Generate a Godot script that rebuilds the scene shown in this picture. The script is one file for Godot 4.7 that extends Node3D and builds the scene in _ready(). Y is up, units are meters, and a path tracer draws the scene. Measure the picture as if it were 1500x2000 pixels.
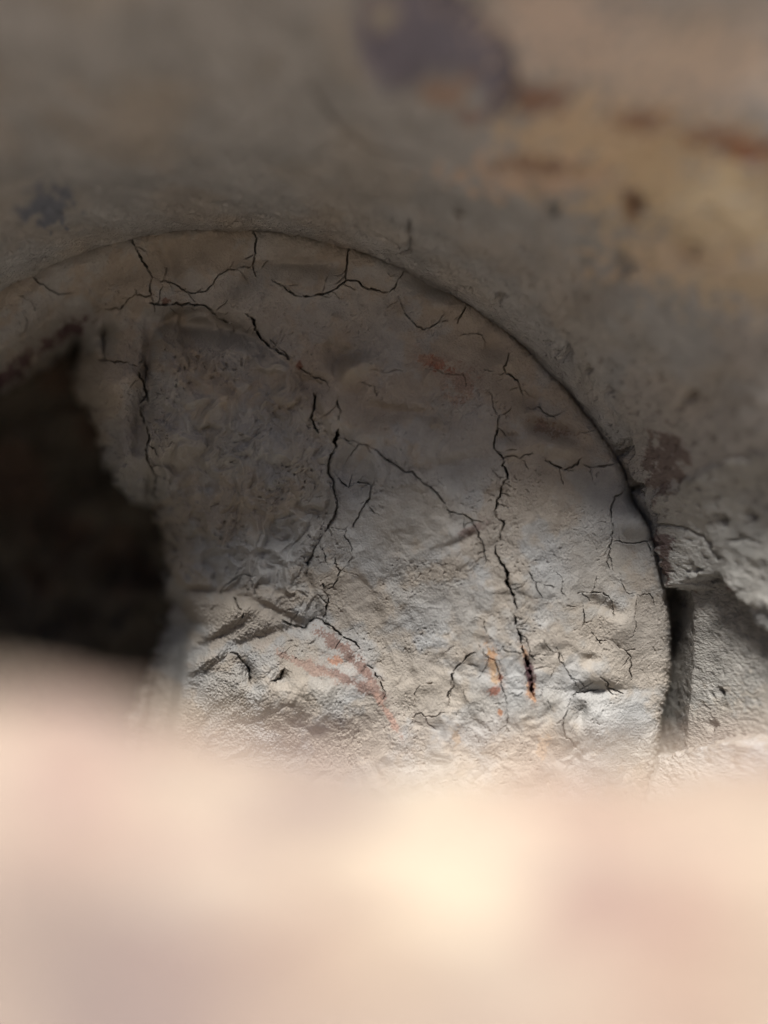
extends Node3D
# A hollow in an earth bank, looked into over its sunlit stone ledge: a cracked round mass of dried clay fills the back and curls round a dark hole.

const FOCUS := 0.30                      # metres from the lens to the clay
const MM := 0.001
const STEP := 1.25                        # spacing of the clay surface, in units of 0.191 mm
const UNIT := 0.000191                   # one photo unit on the clay, in metres
const MID := Vector2(450, 1300)          # middle of the round clay mass
const U0 := -70.0
const V0 := 425.0
const NU := 1132
const NV := 952
const COARSE := 8.0
const MOUTH := 0.115                     # where the tunnel opens, metres in front of the lens

var noise_a := FastNoiseLite.new()
var noise_b := FastNoiseLite.new()
var noise_c := FastNoiseLite.new()
var noise_d := FastNoiseLite.new()
var noise_e := FastNoiseLite.new()
var clods := FastNoiseLite.new()
var dice := RandomNumberGenerator.new()

# outer radius of the clay at a few angles (degrees anticlockwise from the right), in photo units
const RIM_DEG: Array[float] = [-60, -8, 0, 10, 19, 25, 35, 45, 58, 73, 87, 103, 117, 130, 200]
const RIM_RAD: Array[float] = [858, 858, 862, 868, 876, 867, 860, 855, 850, 853, 857, 868, 873, 884, 900]
const GAP_DEG: Array[float] = [-60, -12, -7, -3, 2, 8, 14, 18, 21, 24, 32, 40, 48, 56, 70, 200]
const GAP_PX: Array[float] = [2, 3, 10, 3, 3, 4, 6, 13, 22, 9, 6, 8, 5, 2, 1, 0]
const FLARE_DEG: Array[float] = [-180, -60, -25, 12, 28, 45, 70, 100, 180]
const FLARE: Array[float] = [0.0, 0.3, 0.9, 0.9, 0.55, 0.33, 0.15, 0.02, 0.0]
const BROW_DEG: Array[float] = [-180, -40, 15, 40, 58, 74, 105, 145, 180]
const BROW: Array[float] = [0.4, 0.6, 1.6, 2.6, 1.7, 0.95, 0.8, 0.75, 0.6]


func _ready() -> void:
	# ---- camera, sky, sun, exposure
	var cam := Camera3D.new()
	cam.name = "camera"
	var lens := CameraAttributesPhysical.new()
	lens.frustum_focal_length = 18.84
	lens.frustum_focus_distance = 0.298
	lens.frustum_near = 0.004
	lens.frustum_far = 400.0
	lens.exposure_aperture = 0.84
	cam.attributes = lens
	cam.near = 0.004
	cam.far = 400.0
	add_child(cam)
	cam.current = true

	var env := Environment.new()
	env.background_mode = Environment.BG_SKY
	var air := ProceduralSkyMaterial.new()
	air.sky_top_color = Color(0.26, 0.42, 0.75)
	air.sky_horizon_color = Color(0.54, 0.66, 0.88)
	air.sky_curve = 0.14
	air.sky_energy_multiplier = 0.21
	air.ground_bottom_color = Color(0.12, 0.11, 0.10)
	air.ground_horizon_color = Color(0.4, 0.42, 0.44)
	env.sky = Sky.new()
	env.sky.sky_material = air
	env.tonemap_mode = Environment.TONE_MAPPER_LINEAR
	env.tonemap_exposure = 6.0
	env.sdfgi_enabled = true
	env.ssao_enabled = true
	env.ssil_enabled = true
	var world := WorldEnvironment.new()
	world.name = "world_environment"
	world.environment = env
	add_child(world)

	var sun := DirectionalLight3D.new()
	sun.name = "sun"
	sun.light_energy = 0.5
	sun.light_color = Color(1.0, 0.99, 0.975)
	sun.light_angular_distance = 20.0
	sun.shadow_enabled = true
	add_child(sun)
	sun.look_at_from_position(Vector3(-0.08, 1.56, 1.0), Vector3.ZERO)

	setup_noise()
	outdoors()
	tunnel_wall()
	hollow_back()
	clay_mass()
	front_ledge()


func setup_noise() -> void:
	var k := 11
	for n: FastNoiseLite in [noise_a, noise_b, noise_c, noise_d, noise_e]:
		n.seed = k
		k += 7
		n.noise_type = FastNoiseLite.TYPE_SIMPLEX_SMOOTH
		n.fractal_type = FastNoiseLite.FRACTAL_FBM
		n.frequency = 1.0
	noise_a.fractal_octaves = 4
	noise_a.fractal_gain = 0.42
	noise_b.fractal_octaves = 2
	noise_b.fractal_type = FastNoiseLite.FRACTAL_RIDGED
	noise_c.fractal_octaves = 3
	noise_d.fractal_octaves = 5
	noise_e.fractal_octaves = 2
	clods.seed = 77
	clods.noise_type = FastNoiseLite.TYPE_CELLULAR
	clods.cellular_distance_function = FastNoiseLite.DISTANCE_EUCLIDEAN_SQUARED
	clods.cellular_return_type = FastNoiseLite.RETURN_DISTANCE
	clods.fractal_type = FastNoiseLite.FRACTAL_FBM
	clods.fractal_octaves = 2
	clods.fractal_gain = 0.35
	clods.frequency = 1.0
	dice.seed = 5


# ---------------------------------------------------------------- helpers
func tag(o: Node, label: String, category: String, kind := "", group := "") -> void:
	o.set_meta("label", label)
	if category != "":
		o.set_meta("category", category)
	if kind != "":
		o.set_meta("kind", kind)
	if group != "":
		o.set_meta("group", group)


func base(called: String, at: Vector3) -> Node3D:
	var o := Node3D.new()
	o.name = called
	add_child(o, true)
	o.position = at
	return o


func place(u: float, v: float, depth: float) -> Vector3:
	return Vector3((u - 750.0) * UNIT, (1000.0 - v) * UNIT, -FOCUS) * (depth / FOCUS)


func table(x: float, xs: Array[float], ys: Array[float]) -> float:
	if x <= xs[0]:
		return ys[0]
	for i in range(1, xs.size()):
		if x <= xs[i]:
			var t := (x - xs[i - 1]) / (xs[i] - xs[i - 1])
			t = t * t * (3.0 - 2.0 * t)
			return lerpf(ys[i - 1], ys[i], t)
	return ys[ys.size() - 1]


func poly(a: Array) -> PackedVector2Array:
	var p := PackedVector2Array()
	for i in range(0, a.size(), 2):
		p.append(Vector2(a[i], a[i + 1]))
	return p


func inside_amount(p: Vector2, pts: PackedVector2Array) -> float:
	# signed distance to an outline: positive inside
	var d := 1e9
	var n := pts.size()
	for i in n:
		var q := Geometry2D.get_closest_point_to_segment(p, pts[i], pts[(i + 1) % n])
		d = minf(d, p.distance_squared_to(q))
	d = sqrt(d)
	return d if Geometry2D.is_point_in_polygon(p, pts) else -d


func clay_material(grain: float, bump: float, seed_value: int) -> StandardMaterial3D:
	var m := StandardMaterial3D.new()
	m.vertex_color_use_as_albedo = true
	m.roughness = 0.95
	m.metallic_specular = 0.25
	var t := NoiseTexture2D.new()
	t.width = 512
	t.height = 512
	t.seamless = true
	var n := FastNoiseLite.new()
	n.seed = seed_value
	n.frequency = 0.05
	n.fractal_octaves = 5
	n.fractal_gain = 0.6
	t.noise = n
	m.heightmap_enabled = true
	m.heightmap_texture = t
	m.heightmap_scale = bump
	m.uv1_triplanar = true
	m.uv1_world_triplanar = true
	m.uv1_scale = Vector3.ONE * grain
	return m


func mesh_node(called: String, v: PackedVector3Array, n: PackedVector3Array, c: PackedColorArray, idx: PackedInt32Array, m: Material) -> MeshInstance3D:
	# front faces run clockwise: turn the triangles round where they do not agree with the normals
	var votes := 0.0
	for i in range(0, idx.size() - 2, maxi(3, (idx.size() / 600) / 3 * 3)):
		votes += signf((v[idx[i + 1]] - v[idx[i]]).cross(v[idx[i + 2]] - v[idx[i]]).dot(n[idx[i]]))
	if votes > 0.0:
		for i in range(0, idx.size(), 3):
			var keep := idx[i + 1]
			idx[i + 1] = idx[i + 2]
			idx[i + 2] = keep
	var a := []
	a.resize(Mesh.ARRAY_MAX)
	a[Mesh.ARRAY_VERTEX] = v
	a[Mesh.ARRAY_NORMAL] = n
	a[Mesh.ARRAY_COLOR] = c
	a[Mesh.ARRAY_INDEX] = idx
	var am := ArrayMesh.new()
	am.add_surface_from_arrays(Mesh.PRIMITIVE_TRIANGLES, a)
	am.surface_set_material(0, m)
	var o := MeshInstance3D.new()
	o.name = called
	o.mesh = am
	return o


func grid_normals(p: PackedVector3Array, w: int, h: int, facing: Callable) -> PackedVector3Array:
	var out := PackedVector3Array()
	out.resize(w * h)
	for j in h:
		var j0 := maxi(j - 1, 0) * w
		var j1 := mini(j + 1, h - 1) * w
		for i in w:
			var k := j * w + i
			var du := p[j * w + mini(i + 1, w - 1)] - p[j * w + maxi(i - 1, 0)]
			var dv := p[j1 + i] - p[j0 + i]
			out[k] = du.cross(dv).normalized()
	if out.size() > 0 and facing.call(p[(h / 2) * w + w / 2]).dot(out[(h / 2) * w + w / 2]) < 0.0:
		for k in out.size():
			out[k] = -out[k]
	return out


func grid_index(w: int, h: int) -> PackedInt32Array:
	var idx := PackedInt32Array()
	idx.resize((w - 1) * (h - 1) * 6)
	var q := 0
	for j in h - 1:
		for i in w - 1:
			var k := j * w + i
			idx[q] = k
			idx[q + 1] = k + 1
			idx[q + 2] = k + w
			idx[q + 3] = k + 1
			idx[q + 4] = k + w + 1
			idx[q + 5] = k + w
			q += 6
	return idx


func jagged(pts: PackedVector2Array, amount: float) -> PackedVector2Array:
	# breaks a traced line into short crooked pieces
	var cur := pts
	for pass_n in 2:
		var long := 11.0 if pass_n == 0 else 4.0
		var sway := amount * (1.5 if pass_n == 0 else 0.8)
		var out := PackedVector2Array()
		for i in cur.size() - 1:
			var a := cur[i]
			var b := cur[i + 1]
			var n := maxi(1, roundi(a.distance_to(b) / long))
			var side := (b - a).normalized().orthogonal()
			for k in n:
				var q := a.lerp(b, float(k) / n)
				out.append(q + side * dice.randfn(0.0, sway) * (0.25 if k == 0 else 1.0))
		out.append(cur[cur.size() - 1])
		cur = out
	return cur


func carve(field: PackedFloat32Array, w: int, h: int, origin: Vector2, step: Vector2, pts: PackedVector2Array, width: float, depth: float, lip: float, step_side: float) -> void:
	# a crack: a V groove whose width wanders, with slightly curled lips; step_side lifts the ground on one side
	var total := 0.0
	for i in pts.size() - 1:
		total += pts[i].distance_to(pts[i + 1])
	var along := 0.0
	var reach := maxf(width * 0.5 + 1.0, 26.0 if lip != 0.0 or step_side != 0.0 else 0.0) + 2.0
	var touched := {}
	for i in pts.size() - 1:
		var a := pts[i]
		var b := pts[i + 1]
		var ab := b - a
		var len2 := maxf(ab.length_squared(), 1e-6)
		var i0 := maxi(0, int((minf(a.x, b.x) - reach - origin.x) / step.x))
		var i1 := mini(w - 1, int((maxf(a.x, b.x) + reach - origin.x) / step.x) + 1)
		var j0 := maxi(0, int((minf(a.y, b.y) - reach - origin.y) / step.y))
		var j1 := mini(h - 1, int((maxf(a.y, b.y) + reach - origin.y) / step.y) + 1)
		for j in range(j0, j1 + 1):
			for ii in range(i0, i1 + 1):
				var p := origin + Vector2(ii * step.x, j * step.y)
				var t := clampf((p - a).dot(ab) / len2, 0.0, 1.0)
				var off := p - (a + ab * t)
				var d := off.length()
				if d > reach:
					continue
				var key := j * w + ii
				var old = touched.get(key)
				if old == null or d < old.x:
					touched[key] = Vector3(d, along + t * sqrt(len2), signf(ab.cross(off)))
		along += sqrt(len2)
	for key: int in touched:
		var q: Vector3 = touched[key]
		var s := q.y / maxf(total, 1.0)
		var ends := clampf(minf(s, 1.0 - s) * 7.0, 0.0, 1.0)
		var ww := width * 0.5 * (0.45 + 0.55 * ends) * (1.0 + 0.9 * noise_e.get_noise_2d(q.y * 0.06 + width * 31.0, pts[0].x))
		var fall := clampf(1.12 - q.x / maxf(ww, 0.62), 0.0, 1.0)
		var g := -depth * fall * (0.35 + 0.65 * ends) * clampf(0.85 + 1.5 * noise_e.get_noise_2d(q.y * 0.035, width * 17.0 + pts[0].y), 0.12, 1.15)
		if lip != 0.0:
			g += lip * exp(-q.x / 7.0) * (1.0 - fall) * ends
		if step_side != 0.0:
			g += 1.5 * step_side * q.z * exp(-q.x / 10.0) * (1.0 - fall) * ends
		field[key] += g


func stain(col: PackedColorArray, w: int, h: int, origin: Vector2, step: Vector2, at: Vector2, r: Vector2, deg: float, tint: Color, raggedness: float, strength := 0.9) -> void:
	# a patch of other earth or rust with a ragged outline and a broken inside
	var big := maxf(r.x, r.y) * 1.6
	var i0 := maxi(0, int((at.x - big - origin.x) / step.x))
	var i1 := mini(w - 1, int((at.x + big - origin.x) / step.x))
	var j0 := maxi(0, int((at.y - big - origin.y) / step.y))
	var j1 := mini(h - 1, int((at.y + big - origin.y) / step.y))
	var rot := Transform2D(-deg_to_rad(deg), Vector2.ZERO)
	for j in range(j0, j1 + 1):
		for i in range(i0, i1 + 1):
			var p := origin + Vector2(i * step.x, j * step.y)
			var q := rot * (p - at) / r
			var f := 1.0 - q.length()
			if f < -0.7:
				continue
			f += raggedness * noise_d.get_noise_2d(p.x * 0.035 + at.y, p.y * 0.035) + raggedness * 0.6 * noise_c.get_noise_2d(p.x * 0.16, p.y * 0.16 + at.x)
			var a := smoothstep(0.0, 0.16, f) * strength
			if a > 0.0:
				col[j * w + i] = col[j * w + i].lerp(tint * (1.0 + 0.35 * noise_c.get_noise_2d(p.x * 0.2, p.y * 0.2)), a)


# ---------------------------------------------------------------- outside
func outdoors() -> void:
	# the ground before the bank, rising to an added slope out of view that blocks low sky
	var w := 90
	var h := 90
	var p := PackedVector3Array()
	var c := PackedColorArray()
	for j in h:
		for i in w:
			var x := pow(absf(i / 44.5 - 1.0), 3.0) * signf(i / 44.5 - 1.0) * 120.0
			var z := -0.6 + pow(j / 89.0, 3.0) * 120.0
			var rise := 0.5 * smoothstep(0.5, 3.2, z) + 0.6 * smoothstep(1.6, 6.0, z) + 2.5 * smoothstep(6.0, 40.0, z)
			var y := -0.55 + rise + 0.05 * noise_a.get_noise_2d(x * 0.8, z * 0.8)
			p.append(Vector3(x, y, z))
			var g := 0.11 * (1.0 + 0.5 * noise_d.get_noise_2d(x * 1.5, z * 1.5))
			c.append(Color(g * 1.08, g, g * 0.78))
	var m := clay_material(2.0, 1.0, 3)
	var o := mesh_node("ground", p, grid_normals(p, w, h, func(_q): return Vector3.UP), c, grid_index(w, h), m)
	add_child(o, true)
	tag(o, "dark earth ground with an added unseen slope that blocks low sky", "ground", "structure")


# ---------------------------------------------------------------- the wall round the clay
func wall_radius(deg: float, s: float) -> float:
	var r := table(deg, RIM_DEG, RIM_RAD) * UNIT
	if s < FOCUS:
		r += table(deg, FLARE_DEG, FLARE) * minf(FOCUS - s, 0.085)
	if s < 0.25:
		# the mouth opens out with a rounded brow
		r += 6.0 * table(deg, BROW_DEG, BROW) * (0.25 - s) * (0.25 - s)
	return r


func wall_point(deg: float, s: float, inward := 0.0) -> Vector3:
	var r := wall_radius(deg, s) - inward
	var a := deg_to_rad(deg)
	var mid := place(MID.x, MID.y, FOCUS)
	return Vector3(mid.x + cos(a) * r, mid.y + sin(a) * r, -s)


func on_wall(u: float, v: float) -> Vector2:
	# where the sight line through a photo point meets the wall: (degrees, distance)
	var mid := place(MID.x, MID.y, FOCUS)
	var s := 0.30
	while s > 0.01:
		var q := place(u, v, s) - mid
		var deg := rad_to_deg(atan2(q.y, q.x))
		if Vector2(q.x, q.y).length() <= wall_radius(deg, s):
			return Vector2(deg, s)
		s -= 0.0005
	return Vector2(0, 0.3)


func tunnel_wall() -> void:
	var d0 := -42.0
	var d1 := 162.0
	var w := 900
	var h := 270
	var s_of := PackedFloat32Array()
	for j in h:
		var t := j / float(h - 1)
		s_of.append(0.335 - 0.13 * minf(t / 0.72, 1.0) - (0.205 - MOUTH) * maxf(0.0, (t - 0.72) / 0.28))
	# cracks, pits and slabs drawn in a flat map of the wall: x degrees * 10, y distance in tenths of a millimetre
	var rel := PackedFloat32Array()
	rel.resize(w * h)
	var col := PackedColorArray()
	col.resize(w * h)
	var p := PackedVector3Array()
	p.resize(w * h)
	var pu := PackedVector2Array()
	pu.resize(w * h)
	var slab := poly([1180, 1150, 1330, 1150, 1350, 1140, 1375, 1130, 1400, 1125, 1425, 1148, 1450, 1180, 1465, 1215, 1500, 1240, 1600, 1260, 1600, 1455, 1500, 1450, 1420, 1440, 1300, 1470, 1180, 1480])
	var crust := poly([1290, 960, 1340, 940, 1420, 900, 1520, 880, 1600, 900, 1600, 1200, 1500, 1190, 1450, 1180, 1425, 1148, 1400, 1125, 1375, 1130, 1350, 1140, 1310, 1150, 1295, 1080])
	var ochre := poly([860, -120, 930, -20, 1010, 80, 1030, 200, 980, 260, 1040, 330, 1120, 380, 1220, 450, 1300, 500, 1400, 550, 1500, 590, 1700, 640, 1700, -120])
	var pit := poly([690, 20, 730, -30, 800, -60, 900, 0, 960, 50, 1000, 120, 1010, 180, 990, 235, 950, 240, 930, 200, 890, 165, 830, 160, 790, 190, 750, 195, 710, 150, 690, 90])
	for j in h:
		for i in w:
			var k := j * w + i
			var deg := d0 + (d1 - d0) * i / (w - 1)
			var s := s_of[j]
			var b := wall_point(deg, s)
			var u := 750.0 + b.x / UNIT * FOCUS / s
			var v := 1000.0 - b.y / UNIT * FOCUS / s
			var uv := Vector2(u, v)
			pu[k] = uv
			var q := b * 1000.0
			# grainy plastered earth: broad swellings, gritty lumps, small pits
			var r := 1.5 * noise_a.get_noise_3d(q.x * 0.025, q.y * 0.025, q.z * 0.025)
			r += 0.75 * noise_d.get_noise_3d(q.x * 0.11, q.y * 0.11, q.z * 0.08)
			var grit := noise_d.get_noise_3d(q.x * 0.42, q.y * 0.42, q.z * 0.3)
			r += 0.28 * grit
			var hole := noise_c.get_noise_3d(q.x * 0.3 + 40.0, q.y * 0.3, q.z * 0.22)
			r -= 1.3 * smoothstep(0.34, 0.55, hole)
			var tone := 1.0 + 0.22 * noise_d.get_noise_3d(q.x * 0.05, q.y * 0.05 + 9.0, q.z * 0.05) + 0.16 * grit
			var c := Color(0.43, 0.43, 0.425) * tone
			var clayey := noise_a.get_noise_3d(q.x * 0.018 + 70.0, q.y * 0.018, q.z * 0.018)
			# browner and sandier earth in patches
			var grey := smoothstep(0.0, 0.4, clayey + 0.3 * noise_d.get_noise_3d(q.x * 0.09, q.y * 0.09, q.z * 0.09))
			c = c.lerp(Color(0.45, 0.40, 0.345) * tone, grey * 0.45)
			var sand := smoothstep(0.05, 0.4, noise_a.get_noise_3d(q.x * 0.02 + 11.0, q.y * 0.02, q.z * 0.02))
			c = c.lerp(Color(0.50, 0.43, 0.34) * tone, sand * 0.25)
			if u > 760.0 and v < 760.0:
				var o := inside_amount(uv, ochre) / 90.0 + 1.5 * noise_d.get_noise_2d(u * 0.008, v * 0.008)
				r += 0.9 * smoothstep(-0.5, 0.7, o)
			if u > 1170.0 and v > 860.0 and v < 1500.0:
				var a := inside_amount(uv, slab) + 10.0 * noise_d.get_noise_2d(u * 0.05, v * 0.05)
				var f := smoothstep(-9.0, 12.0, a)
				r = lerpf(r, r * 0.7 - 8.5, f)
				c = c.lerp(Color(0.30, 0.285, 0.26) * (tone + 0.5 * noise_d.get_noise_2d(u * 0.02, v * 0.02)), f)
				var e := inside_amount(uv, crust) + 16.0 * noise_d.get_noise_2d(u * 0.03, v * 0.03)
				var g := smoothstep(-6.0, 8.0, e) * (1.0 - f)
				r += g * (2.6 + 1.5 * noise_a.get_noise_2d(u * 0.014, v * 0.014) + 0.25 * noise_b.get_noise_2d(u * 0.012, v * 0.02))
				c = c.lerp(Color(0.40, 0.385, 0.35) * tone, g * 0.75)
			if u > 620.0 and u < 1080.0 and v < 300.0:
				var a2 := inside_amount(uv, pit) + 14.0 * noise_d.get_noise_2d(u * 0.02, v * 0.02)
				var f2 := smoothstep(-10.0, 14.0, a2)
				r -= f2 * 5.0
				c = c.lerp(Color(0.22, 0.215, 0.29) * tone, f2 * 0.85)  # slate-blue tint paints the sky-lit shade of the pit into the colour
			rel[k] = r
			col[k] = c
	# the wall's own cracks and pits, at the places where the sight lines meet it
	var cracks := [
		[5.0, 5.0, 600, 170, 625, 205, 645, 235, 665, 255, 690, 272, 715, 292],
		[3.0, 3.0, 715, 292, 770, 300, 830, 318], [2.5, 2.5, 600, 300, 640, 285, 680, 275],
		[4.0, 4.0, 797, 432, 800, 445, 796, 458, 802, 470, 797, 480, 800, 492], [4.0, 3.0, 778, 497, 800, 493], [2.0, 2.0, 740, 463, 765, 475, 780, 490],
		[4.0, 4.0, 1285, 1022, 1320, 1020, 1345, 1030, 1385, 1042, 1400, 1060, 1410, 1090],
		[4.0, 4.0, 1400, 1128, 1425, 1152, 1445, 1170, 1455, 1195, 1462, 1215], [3.0, 3.0, 1440, 1052, 1470, 1048, 1500, 1060],
		[5.0, 5.0, 1350, 1140, 1380, 1128, 1405, 1128],
	]
	for l: Array in cracks:
		var pts := jagged(poly(l.slice(2)), 1.5)
		carve_by_place(rel, pu, w, h, pts, l[0], l[1])
	for spot in [[895, 420, 12, 4], [1085, 770, 14, 3], [1190, 760, 10, 3], [1150, 720, 9, 3], [1100, 690, 18, 4], [975, 585, 16, 3], [1240, 955, 20, 6], [1345, 775, 16, 4], [1215, 880, 22, 4], [1430, 1010, 14, 4], [1480, 1005, 14, 5], [1365, 1110, 15, 4], [1360, 1350, 10, 3], [1345, 1410, 12, 3], [1075, 415, 20, 5], [1210, 520, 25, 4], [1245, 395, 18, 5], [1340, 490, 30, 3]]:
		dent_by_place(rel, pu, Vector2(spot[0], spot[1]), spot[2], spot[3])
	# ochre and peach plaster left on the wall, with its rust
	for s in [[1250, 300, 190, 110, 0.72, 0.56, 0.36, 1.0], [1430, 420, 170, 130, 0.72, 0.59, 0.39, 1.0], [1130, 250, 130, 60, 0.72, 0.58, 0.41, 1.0], [1360, 120, 260, 90, 0.78, 0.66, 0.55, 1.0], [1080, 40, 150, 90, 0.76, 0.64, 0.55, 1.0], [1330, 510, 150, 40, 0.70, 0.57, 0.42, 1.0], [1040, 340, 130, 36, 0.66, 0.51, 0.40, 1.0], [1500, 560, 120, 50, 0.66, 0.55, 0.40, 1.0],  # plaster tints raised to paint in the light missing at upper right
		[1430, 1160, 12, 40, 0.10, 0.055, 0.05, 0.6], [1310, 1100, 14, 50, 0.12, 0.08, 0.07, 0.5], [1300, 1050, 26, 18, 0.17, 0.125, 0.12, 0.5], [1300, 900, 40, 60, 0.20, 0.155, 0.14, 0.6], [1470, 290, 70, 30, 0.34, 0.16, 0.09, 0.5], [1400, 260, 60, 18, 0.36, 0.2, 0.12, 0.6], [1250, 235, 60, 20, 0.36, 0.22, 0.15, 0.6], [1050, 190, 60, 30, 0.33, 0.2, 0.15, 0.5], [865, 190, 48, 28, 0.42, 0.31, 0.25, 0.4], [740, 60, 34, 38, 0.44, 0.41, 0.37, 0.3], [90, 400, 50, 40, 0.20, 0.225, 0.28, 0.7], [1240, 395, 22, 40, 0.27, 0.17, 0.11, 0.5], [1430, 1410, 130, 60, 0.32, 0.29, 0.25, 1.0], [1340, 1420, 60, 40, 0.31, 0.28, 0.245, 1.0], [1500, 1240, 70, 55, 0.24, 0.235, 0.225, 0.5], [1050, 320, 90, 20, 0.36, 0.25, 0.18, 0.7], [920, 230, 30, 18, 0.36, 0.28, 0.25, 0.4]]:
		stain_by_place(col, pu, Vector2(s[0], s[1]), Vector2(s[2], s[3]), Color(s[4], s[5], s[6]), s[7])
	for j in h:
		for i in w:
			var k := j * w + i
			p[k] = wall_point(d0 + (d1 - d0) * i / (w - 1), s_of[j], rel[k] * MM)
	var m := clay_material(26.0, 0.10, 21)
	var n := grid_normals(p, w, h, func(q): return Vector3(0, 0, -0.2) - q)
	var root := base("hollow_wall", Vector3.ZERO)
	tag(root, "rough tan and grey earth wall of the hollow round the clay", "wall", "structure")
	# split into the faces one can tell apart
	var keys := PackedByteArray()
	keys.resize(w * h)
	for k in w * h:
		var q := pu[k]
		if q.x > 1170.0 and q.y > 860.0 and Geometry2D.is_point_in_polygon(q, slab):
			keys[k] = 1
		elif q.x > 1170.0 and q.y > 860.0 and Geometry2D.is_point_in_polygon(q, crust):
			keys[k] = 2
		elif q.y < 700.0 and q.x > 980.0 and Geometry2D.is_point_in_polygon(q, ochre):
			keys[k] = 3
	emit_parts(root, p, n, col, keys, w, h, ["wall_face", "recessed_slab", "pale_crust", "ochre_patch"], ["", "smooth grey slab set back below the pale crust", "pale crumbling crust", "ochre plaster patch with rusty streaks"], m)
	# the rest of the tunnel, unseen: floor and left side, and the bank's face round the opening
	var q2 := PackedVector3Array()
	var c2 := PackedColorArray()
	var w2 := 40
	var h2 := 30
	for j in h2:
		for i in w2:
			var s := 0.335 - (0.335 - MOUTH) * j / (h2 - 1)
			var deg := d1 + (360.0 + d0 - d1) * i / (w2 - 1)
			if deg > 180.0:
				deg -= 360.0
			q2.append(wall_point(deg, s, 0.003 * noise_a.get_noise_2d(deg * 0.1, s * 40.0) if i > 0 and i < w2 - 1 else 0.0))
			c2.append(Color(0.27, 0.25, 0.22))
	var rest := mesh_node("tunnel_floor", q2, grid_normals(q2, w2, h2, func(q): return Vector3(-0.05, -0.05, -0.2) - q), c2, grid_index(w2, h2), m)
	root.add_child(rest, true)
	var q3 := PackedVector3Array()
	var c3 := PackedColorArray()
	var w3 := 120
	var h3 := 24
	for j in h3:
		for i in w3:
			var deg := -180.0 + 360.0 * i / (w3 - 1)
			var e := wall_point(deg, MOUTH)
			var mid := place(MID.x, MID.y, FOCUS)
			var out := Vector3(e.x - mid.x, e.y - mid.y, 0.0).normalized()
			var t := pow(j / float(h3 - 1), 2.0) * 3.0
			var bumpy := 0.02 * noise_a.get_noise_2d(e.x * 9.0 + out.x * t * 6.0, e.y * 9.0 + out.y * t * 6.0) * minf(t * 8.0, 1.0)
			q3.append(e + out * t + Vector3(0, 0, -0.12 * t + bumpy))
			var g := 0.30 * (1.0 + 0.3 * noise_d.get_noise_2d(e.x * 20.0 + out.x * t * 9.0, e.y * 20.0 + out.y * t * 9.0))
			c3.append(Color(g, g * 0.86, g * 0.68))
	var face := mesh_node("bank_face", q3, grid_normals(q3, w3, h3, func(_q): return Vector3.BACK), c3, grid_index(w3, h3), m)
	add_child(face, true)
	tag(face, "bare tan earth bank round the mouth of the hollow", "earth bank", "structure")


func carve_by_place(rel: PackedFloat32Array, pu: PackedVector2Array, w: int, h: int, pts: PackedVector2Array, width: float, depth: float) -> void:
	var box := Rect2(pts[0], Vector2.ZERO)
	for q in pts:
		box = box.expand(q)
	box = box.grow(width + 4.0)
	for k in w * h:
		var p := pu[k]
		if not box.has_point(p):
			continue
		var d := 1e9
		for i in pts.size() - 1:
			d = minf(d, p.distance_squared_to(Geometry2D.get_closest_point_to_segment(p, pts[i], pts[i + 1])))
		rel[k] -= depth * clampf(1.3 - sqrt(d) / (width * 0.5), 0.0, 1.0)


func dent_by_place(rel: PackedFloat32Array, pu: PackedVector2Array, at: Vector2, r: float, depth: float) -> void:
	for k in rel.size():
		var d := pu[k].distance_to(at)
		if d < r * 2.0:
			var f := 1.0 - d / r + 0.9 * noise_d.get_noise_2d(pu[k].x * 0.06, pu[k].y * 0.06)
			rel[k] -= depth * smoothstep(0.0, 0.7, f)


func stain_by_place(col: PackedColorArray, pu: PackedVector2Array, at: Vector2, r: Vector2, tint: Color, ragged: float) -> void:
	for k in col.size():
		var q := (pu[k] - at) / r
		if absf(q.x) > 1.8 or absf(q.y) > 1.8:
			continue
		var f := 1.0 - q.length() + ragged * 1.6 * noise_d.get_noise_2d(pu[k].x * 0.03 + at.x, pu[k].y * 0.03) + 0.4 * noise_c.get_noise_2d(pu[k].x * 0.15, pu[k].y * 0.15)
		var a := smoothstep(0.0, 0.2, f)
		if a > 0.0:
			col[k] = col[k].lerp(tint, a * 0.88)


func emit_parts(root: Node3D, p: PackedVector3Array, n: PackedVector3Array, c: PackedColorArray, keys: PackedByteArray, w: int, h: int, names: Array, labels: Array, m: Material) -> void:
	# cells of one continuous surface, given out to the parts whose outlines hold them; 255 is left out
	var remap := PackedInt32Array()
	remap.resize(w * h)
	for part in names.size():
		remap.fill(-1)
		var v := PackedVector3Array()
		var vn := PackedVector3Array()
		var vc := PackedColorArray()
		var idx := PackedInt32Array()
		for j in h - 1:
			for i in w - 1:
				var k := j * w + i
				if keys[k] != part:
					continue
				if keys[k + 1] == 255 or keys[k + w] == 255 or keys[k + w + 1] == 255:
					continue
				for t: int in [k, k + 1, k + w, k + w + 1]:
					if remap[t] < 0:
						remap[t] = v.size()
						v.append(p[t])
						vn.append(n[t])
						vc.append(c[t])
				var a := remap[k]
				var b := remap[k + 1]
				var d := remap[k + w]
				var e := remap[k + w + 1]
				idx.append(a)
				idx.append(b)
				idx.append(d)
				idx.append(b)
				idx.append(e)
				idx.append(d)
		if idx.size() == 0:
			continue
		var o := mesh_node(names[part], v, vn, vc, idx, m)
		root.add_child(o, true)
		if labels[part] != "":
			o.set_meta("label", labels[part])


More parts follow.
